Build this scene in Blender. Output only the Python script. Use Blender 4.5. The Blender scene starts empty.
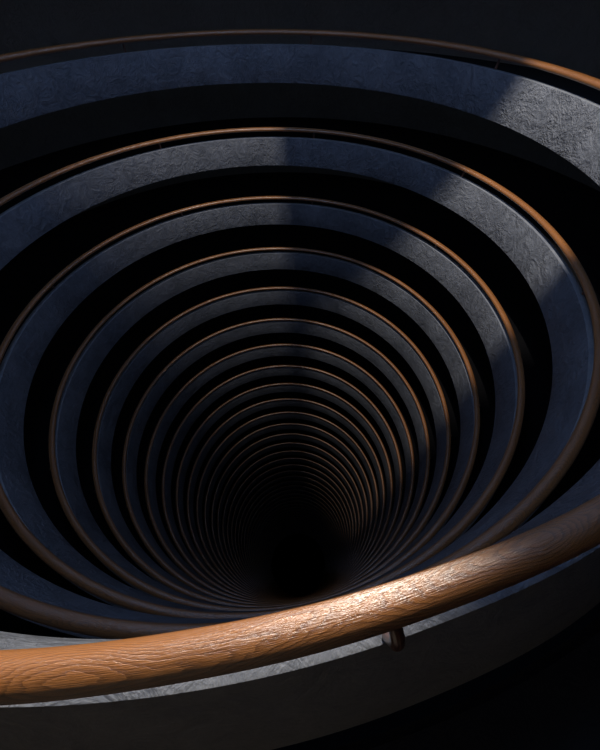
import bpy, bmesh, math
from math import sin, cos, pi, radians
from mathutils import Matrix, Vector

scene = bpy.context.scene
COL = scene.collection
S = 8.0                      # inner radius of the shaft in metres
H = 0.33708 * S              # storey height
LEVELS = 40

# ------------------------------------------------------------------ camera
F_PX = 310.4636
PITCH, ROLL, YAW = 0.954994, -0.0130246, 0.1642479
fw = Vector((sin(YAW) * cos(PITCH), cos(YAW) * cos(PITCH), -sin(PITCH)))
rt = Vector((cos(YAW), -sin(YAW), 0))
up = rt.cross(fw)
r2 = rt * cos(ROLL) + up * sin(ROLL)
u2 = -rt * sin(ROLL) + up * cos(ROLL)
cd = bpy.data.cameras.new('camera')
cam = bpy.data.objects.new('camera', cd)
COL.objects.link(cam)
cd.sensor_fit = 'HORIZONTAL'
cd.sensor_width = 36
cd.lens = 36 * F_PX / 600
cd.clip_start = 0.02
cd.clip_end = 500
m = Matrix((r2, u2, -fw)).transposed().to_4x4()
m.translation = Vector((0, -0.96945 * S, 0.235336 * S))
cam.matrix_world = m
scene.camera = cam

# ------------------------------------------------------------------ world, lights, exposure
w = bpy.data.worlds.new('world')
scene.world = w
w.use_nodes = True
w.node_tree.nodes['Background'].inputs[0].default_value = (0.02, 0.03, 0.06, 1)
w.node_tree.nodes['Background'].inputs[1].default_value = 0.05

LAMP_Z = 1.35                # warm white lamp above the slotted baffle (shaft radii)
SLOT_Z = 1.0                 # the added baffle itself, out of view
lp = bpy.data.lights.new('beam_lamp', 'POINT')
lp.energy = 9500
lp.color = (1.0, 0.91, 0.79)
lp.shadow_soft_size = 0.016 * S
lo = bpy.data.objects.new('beam_lamp', lp)
lo.location = (0, 0, LAMP_Z * S)
COL.objects.link(lo)

la = bpy.data.lights.new('skylight', 'AREA')
la.shape = 'DISK'
la.size = 0.40 * S
la.energy = 195
la.color = (0.38, 0.57, 1.0)
ao = bpy.data.objects.new('skylight', la)
ao.location = (0, 0, (SLOT_Z - 0.03) * S)
COL.objects.link(ao)

# spotlight on the far side of the drum, aimed across the void at the nearest stretch of rail
ls = bpy.data.lights.new('rail_spotlight', 'SPOT')
ls.energy = 17500
ls.color = (1.0, 0.91, 0.79)
ls.shadow_soft_size = 0.045 * S
ls.spot_size = 2 * math.atan(0.33 / 2.05)
ls.spot_blend = 0.30
so = bpy.data.objects.new('rail_spotlight', ls)
so.location = (0.38 * S, 0.80 * S, 0.93 * S)
so.rotation_euler = (Vector((-0.18, -0.985, 0.12)) * S - so.location).to_track_quat('-Z', 'Y').to_euler()
COL.objects.link(so)

scene.view_settings.view_transform = 'Standard'
scene.view_settings.look = 'None'
scene.view_settings.exposure = 0.0
scene.view_settings.gamma = 1.0
scene.view_settings.use_curve_mapping = False
scene.cycles.use_denoising = True
scene.cycles.max_bounces = 6


# ------------------------------------------------------------------ materials
def new_mat(name):
    mt = bpy.data.materials.new(name)
    mt.use_nodes = True
    nt = mt.node_tree
    nt.nodes.clear()
    out = nt.nodes.new('ShaderNodeOutputMaterial')
    b = nt.nodes.new('ShaderNodeBsdfPrincipled')
    nt.links.new(b.outputs[0], out.inputs[0])
    return mt, nt, b


class NT:
    def __init__(self, nt):
        self.nt = nt

    def node(self, kind, **kw):
        n = self.nt.nodes.new(kind)
        for k, v in kw.items():
            setattr(n, k, v)
        return n

    def link(self, a, b):
        self.nt.links.new(a, b)

    def put(self, sock, v):
        if isinstance(v, (int, float, tuple)):
            sock.default_value = v
        else:
            self.link(v, sock)

    def math(self, op, a, b=0.0, c=0.0):
        n = self.node('ShaderNodeMath', operation=op)
        self.put(n.inputs[0], a)
        self.put(n.inputs[1], b)
        self.put(n.inputs[2], c)
        return n.outputs[0]

    def noise(self, vec, scale, detail=2.0, rough=0.5, dist=0.0):
        n = self.node('ShaderNodeTexNoise')
        self.link(vec, n.inputs['Vector'])
        n.inputs['Scale'].default_value = scale
        n.inputs['Detail'].default_value = detail
        n.inputs['Roughness'].default_value = rough
        n.inputs['Distortion'].default_value = dist
        return n.outputs['Fac']

    def xyz(self, x, y, z):
        n = self.node('ShaderNodeCombineXYZ')
        self.put(n.inputs[0], x)
        self.put(n.inputs[1], y)
        self.put(n.inputs[2], z)
        return n.outputs[0]

    def ramp(self, fac, stops):
        n = self.node('ShaderNodeValToRGB')
        el = n.color_ramp.elements
        while len(el) > 1:
            el.remove(el[-1])
        el[0].position, el[0].color = stops[0]
        for p, c in stops[1:]:
            e = el.new(p)
            e.color = c
        self.link(fac, n.inputs[0])
        return n.outputs[0]

    def mixc(self, fac, a, b, mode='MIX'):
        n = self.node('ShaderNodeMix', data_type='RGBA', blend_type=mode)
        self.put(n.inputs[0], fac)
        self.put(n.inputs[6], a)
        self.put(n.inputs[7], b)
        return n.outputs[2]

    def bump(self, h, strength, dist, prev=None):
        n = self.node('ShaderNodeBump')
        self.link(h, n.inputs['Height'])
        n.inputs['Strength'].default_value = strength
        n.inputs['Distance'].default_value = dist
        if prev:
            self.link(prev, n.inputs['Normal'])
        return n.outputs[0]


def wood_material(name, light, dark, bump=1.0):
    """varnished timber; the 'grain' attribute holds (along, across, up) in rail radii"""
    mt, nt, b = new_mat(name)
    N = NT(nt)
    at = N.node('ShaderNodeAttribute', attribute_name='grain')
    sp = N.node('ShaderNodeSeparateXYZ')
    N.link(at.outputs['Vector'], sp.inputs[0])
    inf = N.node('ShaderNodeObjectInfo')
    off = N.math('MULTIPLY', inf.outputs['Random'], 37.0)
    s = N.math('ADD', sp.outputs[0], N.math('MULTIPLY', off, 9.0))
    a, c = sp.outputs[1], sp.outputs[2]
    lng = N.xyz(N.math('MULTIPLY', s, 0.085), N.math('MULTIPLY', a, 0.16), N.math('MULTIPLY', c, 0.12))
    wander = N.noise(lng, 1.0, 1.0, 0.4)
    lng2 = N.xyz(N.math('MULTIPLY', s, 0.07), 5.3, off)
    sway = N.noise(lng2, 1.0, 1.0)
    aa = N.math('ADD', a, N.math('MULTIPLY_ADD', sway, 1.6, -0.7))
    cc = N.math('ADD', c, 1.3)
    r = N.math('SQRT', N.math('ADD', N.math('MULTIPLY', aa, aa), N.math('MULTIPLY', cc, cc)))
    fine = N.noise(N.xyz(N.math('MULTIPLY', s, 0.6), N.math('MULTIPLY', a, 2.2), N.math('MULTIPLY', c, 2.2)), 1.0, 3.0, 0.6)
    rr = N.math('ADD', r, N.math('ADD', N.math('MULTIPLY', wander, 3.0), N.math('MULTIPLY', fine, 0.12)))
    ph = N.math('FRACT', N.math('MULTIPLY', rr, 14.0))
    band = N.math('POWER', ph, 2.2)                       # slow early wood, sharp dark late wood
    band_s = N.math('MULTIPLY', band, N.math('SUBTRACT', 1.0, N.math('POWER', ph, 14.0)))
    fib = N.noise(N.xyz(N.math('MULTIPLY', s, 0.55), N.math('MULTIPLY', a, 16.0), N.math('MULTIPLY', c, 16.0)), 1.0, 3.0, 0.65)
    pores = N.noise(N.xyz(N.math('MULTIPLY', s, 1.5), N.math('MULTIPLY', a, 30.0), N.math('MULTIPLY', c, 30.0)), 1.0, 2.0, 0.6)
    tone = N.noise(N.xyz(N.math('MULTIPLY', s, 0.05), a, c), 0.8, 2.0)
    f = N.math('ADD', N.math('MULTIPLY', band_s, 0.68), N.math('MULTIPLY', fib, 0.5))
    f = N.math('ADD', f, N.math('MULTIPLY_ADD', tone, 0.5, -0.35))
    colr = N.ramp(f, [(0.0, light), (0.45, tuple(0.62 * x + 0.38 * y for x, y in zip(light, dark))), (0.95, dark)])
    N.link(colr, b.inputs['Base Color'])
    N.link(N.math('MULTIPLY_ADD', fib, 0.25, 0.22), b.inputs['Roughness'])
    b.inputs['Coat Weight'].default_value = 1.0
    b.inputs['Coat Roughness'].default_value = 0.30
    b.inputs['Coat IOR'].default_value = 1.9
    b.inputs['Specular IOR Level'].default_value = 0.5
    hgt = N.math('ADD', N.math('MULTIPLY', band_s, -0.30), N.math('MULTIPLY', fib, 0.6))
    hgt = N.math('ADD', hgt, N.math('MULTIPLY', pores, 0.55))
    nb = N.bump(hgt, 0.34 * bump, 0.010)
    N.link(nb, b.inputs['Normal'])
    N.link(N.bump(hgt, 0.55 * bump, 0.010), b.inputs['Coat Normal'])
    return mt


def concrete_material(name, lo, hi, bump=1.0, rough=0.5, spec=0.5):
    mt, nt, b = new_mat(name)
    N = NT(nt)
    tc = N.node('ShaderNodeTexCoord')
    inf = N.node('ShaderNodeObjectInfo')
    ad = N.node('ShaderNodeVectorMath', operation='ADD')
    N.link(tc.outputs['Object'], ad.inputs[0])
    sc = N.node('ShaderNodeVectorMath', operation='SCALE')
    sc.inputs[0].default_value = (31.0, 17.0, 53.0)
    N.link(inf.outputs['Random'], sc.inputs['Scale'])
    N.link(sc.outputs[0], ad.inputs[1])
    v = ad.outputs[0]
    big = N.noise(v, 0.55, 4.0, 0.6, 0.6)
    med = N.noise(v, 2.6, 5.0, 0.65, 1.2)
    fin = N.noise(v, 11.0, 4.0, 0.7)
    grit = N.noise(v, 26.0, 3.0, 0.7)
    mix = N.math('ADD', N.math('MULTIPLY', big, 0.36), N.math('MULTIPLY', med, 0.32))
    mix = N.math('ADD', mix, N.math('ADD', N.math('MULTIPLY', fin, 0.18), N.math('MULTIPLY', grit, 0.14)))
    colr = N.ramp(mix, [(0.33, lo), (0.66, hi)])
    # trowel ridges: thin lines where a warped noise crosses its middle
    rid = N.noise(v, 1.7, 3.0, 0.55, 2.4)
    rid = N.math('SUBTRACT', 1.0, N.math('MINIMUM', N.math('MULTIPLY', N.math('ABSOLUTE', N.math('SUBTRACT', rid, 0.5)), 14.0), 1.0))
    rid2 = N.noise(v, 5.0, 3.0, 0.6, 1.6)
    rid2 = N.math('SUBTRACT', 1.0, N.math('MINIMUM', N.math('MULTIPLY', N.math('ABSOLUTE', N.math('SUBTRACT', rid2, 0.5)), 9.0), 1.0))
    N.link(colr, b.inputs['Base Color'])
    b.inputs['Specular IOR Level'].default_value = spec
    N.link(N.math('MULTIPLY_ADD', med, 0.3, rough - 0.15), b.inputs['Roughness'])
    patch = N.noise(v, 0.9, 2.0, 0.5, 0.4)
    patch = N.math('MULTIPLY', N.math('MAXIMUM', N.math('SUBTRACT', patch, 0.42), 0.0), 5.0)
    rids = N.math('MULTIPLY', N.math('ADD', N.math('MULTIPLY', rid, 0.10), N.math('MULTIPLY', rid2, 0.07)), patch)
    h = N.math('ADD', N.math('MULTIPLY', med, 0.75), N.math('MULTIPLY', fin, 0.16))
    h = N.math('ADD', h, rids)
    N.link(N.bump(h, 0.8 * bump, 0.16), b.inputs['Normal'])
    return mt


WOOD = wood_material('varnished_wood', (0.47, 0.185, 0.047, 1), (0.050, 0.013, 0.005, 1))
PIN = wood_material('dark_stained_wood', (0.16, 0.05, 0.022, 1), (0.06, 0.018, 0.008, 1), 0.5)
CONCRETE = concrete_material('plastered_concrete', (0.065, 0.073, 0.092, 1), (0.24, 0.26, 0.305, 1))
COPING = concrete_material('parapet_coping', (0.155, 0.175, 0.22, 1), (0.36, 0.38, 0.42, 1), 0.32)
FLOOR = concrete_material('shaded_screed', (0.005, 0.005, 0.006, 1), (0.008, 0.008, 0.009, 1), 0.6, 0.85, 0.04)  # floor blackened so lamp light reaching the lower corridors doesn't show
FLOOR_TOP = concrete_material('bounce_screed', (0.038, 0.040, 0.043, 1), (0.055, 0.058, 0.062, 1), 0.6, 0.8, 0.15)  # floor lightened to bounce spotlight onto the nearest parapet's back
WALL_DARK = concrete_material('shaded_render', (0.09, 0.088, 0.086, 1), (0.14, 0.138, 0.134, 1), 0.8, 0.85, 0.15)  # copy of the wall render, darkened to keep lower corridors in shade
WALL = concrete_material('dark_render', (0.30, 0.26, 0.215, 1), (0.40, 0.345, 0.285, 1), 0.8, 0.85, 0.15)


# ------------------------------------------------------------------ mesh helpers
def pol(r, az, z):
    """azimuth 0 looks away from the viewer across the shaft; all in shaft radii"""
    return Vector((r * sin(az) * S, r * cos(az) * S, z * S))


def link(o, parent=None):
    COL.objects.link(o)
    if parent is not None:
        o.parent = parent
    return o


def mesh_obj(name, verts, faces, mat, parent=None, smooth=True, link_it=True):
    me = bpy.data.meshes.new(name)
    me.from_pydata(verts, [], faces)
    me.materials.append(mat)
    bm = bmesh.new()
    bm.from_mesh(me)
    bmesh.ops.recalc_face_normals(bm, faces=bm.faces)
    bm.to_mesh(me)
    bm.free()
    if smooth:
        me.polygons.foreach_set('use_smooth', [True] * len(me.polygons))
        me.set_sharp_from_angle(angle=radians(24))
    o = bpy.data.objects.new(name, me)
    if link_it:
        link(o, parent)
    return o


def lathe(name, prof, n, mat, parent=None, smooth=True):
    """closed profile [(r, z)] turned around the shaft's axis"""
    k = len(prof)
    vs, fs = [], []
    for i in range(n):
        a = 2 * pi * i / n
        vs += [pol(r, a, z) for r, z in prof]
    for i in range(n):
        j = (i + 1) % n
        for q in range(k):
            q2 = (q + 1) % k
            fs.append((i * k + q, i * k + q2, j * k + q2, j * k + q))
    return mesh_obj(name, vs, fs, mat, parent, smooth)


def rounded(prof, rad, steps=3):
    """rounds every corner of a closed (r, z) profile"""
    out = []
    n = len(prof)
    for i in range(n):
        p = Vector(prof[i]); a = Vector(prof[i - 1]); b = Vector(prof[(i + 1) % n])
        da = (a - p).normalized(); db = (b - p).normalized()
        p0, p1 = p + da * rad, p + db * rad
        for t in range(steps + 1):
            u = t / steps
            out.append(tuple(p0 * (1 - u) ** 2 + p * 2 * u * (1 - u) + p1 * u * u))
    return out


def set_grain(me, vals):
    at = me.attributes.new('grain', 'FLOAT_VECTOR', 'POINT')
    at.data.foreach_set('vector', [c for v in vals for c in v])


RAIL = 0.0113
RAIL_H = 0.0088


def rail_mesh(name, n, k, parent=None):
    vs, gr, fs = [], [], []
    seam = radians(-100)
    for i in range(n + 1):
        a = seam + 2 * pi * i / n
        for q in range(k):
            t = 2 * pi * q / k
            # an oval rail, wider than tall
            dr, dz = RAIL * cos(t), RAIL_H * sin(t)
            vs.append(pol(1 + dr, a, dz))
            gr.append((2 * pi * i / n / RAIL, cos(t), sin(t)))
    for i in range(n):
        for q in range(k):
            q2 = (q + 1) % k
            fs.append((i * k + q, i * k + q2, (i + 1) * k + q2, (i + 1) * k + q))
    fs.append(tuple(range(k)))
    fs.append(tuple(n * k + q for q in range(k)))
    o = mesh_obj(name, vs, fs, WOOD, parent)
    set_grain(o.data, gr)
    return o


def bracket_mesh(name, az, parent=None):
    """bent dowel: leaves the rail outwards, turns down into the parapet's top"""
    R = 0.0046
    path = [(1.006, -0.0060), (1.012, -0.0075), (1.0160, -0.0100), (1.0185, -0.0145), (1.0195, -0.0190), (1.0185, -0.0270), (1.0175, -0.0365)]
    k = 14
    vs, gr, fs = [], [], []
    tan = Vector((cos(az), -sin(az), 0))
    for i, (r, z) in enumerate(path):
        p = Vector((r, z))
        q0 = Vector(path[max(i - 1, 0)]); q1 = Vector(path[min(i + 1, len(path) - 1)])
        d = (q1 - q0).normalized()
        nrm = Vector((-d.y, d.x))
        for q in range(k):
            t = 2 * pi * q / k
            pp = p + nrm * (R * cos(t))
            vs.append(pol(pp.x, az, pp.y) + tan * (R * sin(t) * S))
            gr.append((i * 0.8, cos(t) * 0.3, sin(t) * 0.3))
    for i in range(len(path) - 1):
        for q in range(k):
            q2 = (q + 1) % k
            fs.append((i * k + q, i * k + q2, (i + 1) * k + q2, (i + 1) * k + q))
    fs.append(tuple(range(k)))
    fs.append(tuple((len(path) - 1) * k + q for q in range(k)))
    o = mesh_obj(name, vs, fs, PIN, parent)
    set_grain(o.data, gr)
    return o


def ease(t):
    t = max(0.0, min(1.0, t))
    return t * t * (3 - 2 * t)


def out_of_round(me, left=0.0018):
    """the topmost ring is not a perfect circle: it widens a hair to both sides of the viewer"""
    for v in me.vertices:
        d = math.degrees(math.atan2(v.co.x, -v.co.y))
        g = 1 + (0.0034 * ease((d - 5) / 10) + left * ease((-d - 2) / 8)) * (1 - ease((abs(d) - 30) / 40))
        v.co.x *= g
        v.co.y *= g


def structure(o):
    o['kind'] = 'structure'
    return o


# ------------------------------------------------------------------ the setting
TOP, BOT = -0.0376, -0.1614          # parapet's top and underside, from its rail's centre
DEPTH = LEVELS * H / S
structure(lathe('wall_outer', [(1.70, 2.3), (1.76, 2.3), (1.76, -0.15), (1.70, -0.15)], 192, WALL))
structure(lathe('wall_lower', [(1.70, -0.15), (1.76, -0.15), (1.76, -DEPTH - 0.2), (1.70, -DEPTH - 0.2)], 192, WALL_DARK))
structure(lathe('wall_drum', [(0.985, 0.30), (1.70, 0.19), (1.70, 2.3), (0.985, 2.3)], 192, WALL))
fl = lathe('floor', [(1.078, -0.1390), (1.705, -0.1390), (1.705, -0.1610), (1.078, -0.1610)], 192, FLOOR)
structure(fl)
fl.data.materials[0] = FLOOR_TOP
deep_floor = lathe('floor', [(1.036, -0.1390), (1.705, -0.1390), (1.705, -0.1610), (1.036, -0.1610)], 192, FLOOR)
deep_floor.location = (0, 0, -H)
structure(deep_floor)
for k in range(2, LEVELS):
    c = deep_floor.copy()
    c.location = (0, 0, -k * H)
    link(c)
bm = bmesh.new()
bmesh.ops.create_cone(bm, cap_ends=True, segments=96, radius1=1.72 * S, radius2=1.72 * S, depth=0.4,
                      matrix=Matrix.Translation((0, 0, (-DEPTH + 0.1) * S)))
me = bpy.data.meshes.new('floor')
bm.to_mesh(me)
bm.free()
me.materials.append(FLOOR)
structure(link(bpy.data.objects.new('floor', me)))


bm = bmesh.new()  # added glowing band, unseen, for blue fill and rail reflections
n = 192
for i in range(n):
    a0, a1 = 2 * pi * i / n, 2 * pi * (i + 1) / n
    q = [bm.verts.new(pol(0.982, a, z)) for a, z in ((a0, 0.42), (a1, 0.42), (a1, 0.90), (a0, 0.90))]
    bm.faces.new(q)
me = bpy.data.meshes.new('glow_band_1')
bm.to_mesh(me)
bm.free()
wm, wnt, wb = new_mat('fill_glow')
wb.inputs['Base Color'].default_value = (0.3, 0.35, 0.4, 1)
wb.inputs['Emission Color'].default_value = (0.38, 0.55, 1.0, 1)
wb.inputs['Emission Strength'].default_value = 0.42
me.materials.append(wm)
structure(link(bpy.data.objects.new('glow_band_1', me)))

# unseen glowing strips added to lift the dark corridors of the upper storeys
for k in range(1, 12):
    mt, cnt, cb = new_mat('corridor_fill_glow')
    cb.inputs['Base Color'].default_value = (0.1, 0.1, 0.1, 1)
    cb.inputs['Emission Color'].default_value = (0.62, 0.76, 1.0, 1)
    cb.inputs['Emission Strength'].default_value = 0.11 * 0.86 ** k
    c = lathe('fill_strip_%d' % k, [(1.30, -0.1640), (1.62, -0.1640), (1.62, -0.1611), (1.30, -0.1611)], 96, mt)
    c.location = (0, 0, -(k - 1) * H)
    structure(c)

# added unseen baffle: a disc whose openings cut the lamp's light into wedges
DL = LAMP_Z - SLOT_Z


def slot_pts(edge0, edge1, s0, s1, c0=0.0, c1=0.0, n=24):
    """wedge between two azimuths (degrees) and two beam slopes; c tilts a side's shadow plane"""
    def on_edge(az, c, r):
        e = max(-0.98, min(0.98, c * DL / r))
        return radians(az) + math.asin(e)
    pts = []
    for i in range(n + 1):
        r = (s0 + (s1 - s0) * i / n) * DL
        a = on_edge(edge0, c0, r)
        pts.append((r * sin(a), r * cos(a)))
    a0 = on_edge(edge0, c0, s1 * DL)
    a1 = on_edge(edge1, c1, s1 * DL)
    for i in range(1, n):
        a = a0 + (a1 - a0) * i / n
        pts.append((s1 * DL * sin(a), s1 * DL * cos(a)))
    for i in range(n + 1):
        r = (s1 + (s0 - s1) * i / n) * DL
        a = on_edge(edge1, c1, r)
        pts.append((r * sin(a), r * cos(a)))
    return pts


cu = bpy.data.curves.new('light_baffle', 'CURVE')
cu.dimensions = '2D'
cu.fill_mode = 'BOTH'
cu.extrude = 0.01 * S
loops = [[(1.0 * sin(2 * pi * i / 128), 1.0 * cos(2 * pi * i / 128)) for i in range(128)],
         ]
LEFT = [(-55 + 3.5 * q, min(1.0, 0.12 + 0.08 * q)) for q in range(20)]      # narrow baffle slits that soften and dim the left beam
loops += [slot_pts(a - w, a + w, 0.17, 0.63) for a, w in LEFT]
loops += [slot_pts(102.5, 105.5, 0.17, 0.755, c0=-0.33)]
for lpnts in loops:
    sp = cu.splines.new('POLY')
    sp.points.add(len(lpnts) - 1)
    for p, (x, y) in zip(sp.points, lpnts):
        p.co = (x * S, y * S, 0, 1)
    sp.use_cyclic_u = True
tmp = bpy.data.objects.new('baffle_outline', cu)
me = bpy.data.meshes.new_from_object(tmp)
bpy.data.objects.remove(tmp)
me.materials.clear()
me.materials.append(WALL)
ce = bpy.data.objects.new('light_baffle', me)
ce.location = (0, 0, SLOT_Z * S)
structure(link(ce))

# ------------------------------------------------------------------ parapets and handrails, ring by ring
ORD = ['first', 'second', 'third', 'fourth', 'fifth', 'sixth', 'seventh', 'eighth', 'ninth', 'tenth', 'eleventh',
       'twelfth', 'thirteenth', 'fourteenth', 'fifteenth', 'sixteenth', 'seventeenth', 'eighteenth', 'nineteenth']
TENS = {2: 'twent', 3: 'thirt', 4: 'fort'}


def ordinal(n):
    if n < 20:
        return ORD[n - 1]
    t, u = divmod(n, 10)
    return TENS[t] + ('ieth' if u == 0 else 'y ' + ORD[u - 1])


RAIL_LABELS = {
    1: 'thick glossy wooden handrail sweeping across the foreground, topmost of all the handrails',
    2: 'brown wooden handrail on the second balcony down, its right side lit orange',
    3: 'slim wooden handrail on the third balcony down, largest ring seen almost whole',
}
PAR_LABELS = {
    1: 'broad blue grey concrete parapet of the topmost balcony, under the foreground handrail',
    2: 'grey plastered concrete parapet of the second balcony down, brightest on its right',
    3: 'grey plastered concrete parapet of the third balcony down inside the shaft',
}


def describe(o, label, cat, group):
    o['label'] = label
    o['category'] = cat
    o['group'] = group


PIN_AZ = (-21.5, 23.4, 68.7, 113.6, 158.6, -111.5, -67.5)
OFF1 = Vector((-0.0201 * S, 0.0134 * S, 0))

PAR_R = 0.0007


def make_parapet(foot, back):
    prof = rounded([(foot, BOT), (1.0006, TOP), (1.0212, TOP), (back, -0.1385), (back, BOT)], PAR_R, 2)
    o = lathe('parapet', prof, 360, CONCRETE)
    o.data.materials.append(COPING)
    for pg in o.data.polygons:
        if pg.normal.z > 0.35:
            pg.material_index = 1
    return o


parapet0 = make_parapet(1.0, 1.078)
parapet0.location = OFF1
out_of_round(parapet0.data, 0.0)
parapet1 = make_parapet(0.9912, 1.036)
describe(parapet0, PAR_LABELS[1], 'parapet', 'concrete parapets ringing the shaft')
rail0 = link(bpy.data.objects.new('handrail', None))
out_of_round(rail_mesh('rail', 720, 40, rail0).data)
rail0.location = OFF1
describe(rail0, RAIL_LABELS[1], 'handrail', 'wooden handrails ringing the shaft')
for a in (-21.5, 23.4, 68.7, 113.6, 175.9, -111.5, -67.5):
    out_of_round(bracket_mesh('bracket', radians(a), rail0).data)

rail1 = link(bpy.data.objects.new('handrail', None))
rail_mesh('rail', 480, 24, rail1)
rail1.location = (0, 0, -H)
for a in PIN_AZ:
    bracket_mesh('bracket', radians(a), rail1)
describe(rail1, RAIL_LABELS[2], 'handrail', 'wooden handrails ringing the shaft')

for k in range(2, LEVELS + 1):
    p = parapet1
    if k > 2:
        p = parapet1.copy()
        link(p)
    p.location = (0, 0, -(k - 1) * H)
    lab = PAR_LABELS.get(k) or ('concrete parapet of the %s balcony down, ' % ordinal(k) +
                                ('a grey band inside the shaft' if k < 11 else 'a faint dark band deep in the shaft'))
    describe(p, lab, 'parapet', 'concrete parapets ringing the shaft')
    if k == 2:
        continue
    r = rail1.copy()
    r.location = (0, 0, -(k - 1) * H)
    link(r)
    lab = RAIL_LABELS.get(k) or ('wooden handrail of the %s balcony down, ' % ordinal(k) +
                                 ('a thin brown ring with orange glints' if k < 16 else 'a hair thin ring deep in the shaft'))
    describe(r, lab, 'handrail', 'wooden handrails ringing the shaft')
    for ch in list(rail1.children):
        if k <= 10 or ch.name.startswith('rail'):      # the brackets of the deep rings are far below a pixel
            link(ch.copy(), r)
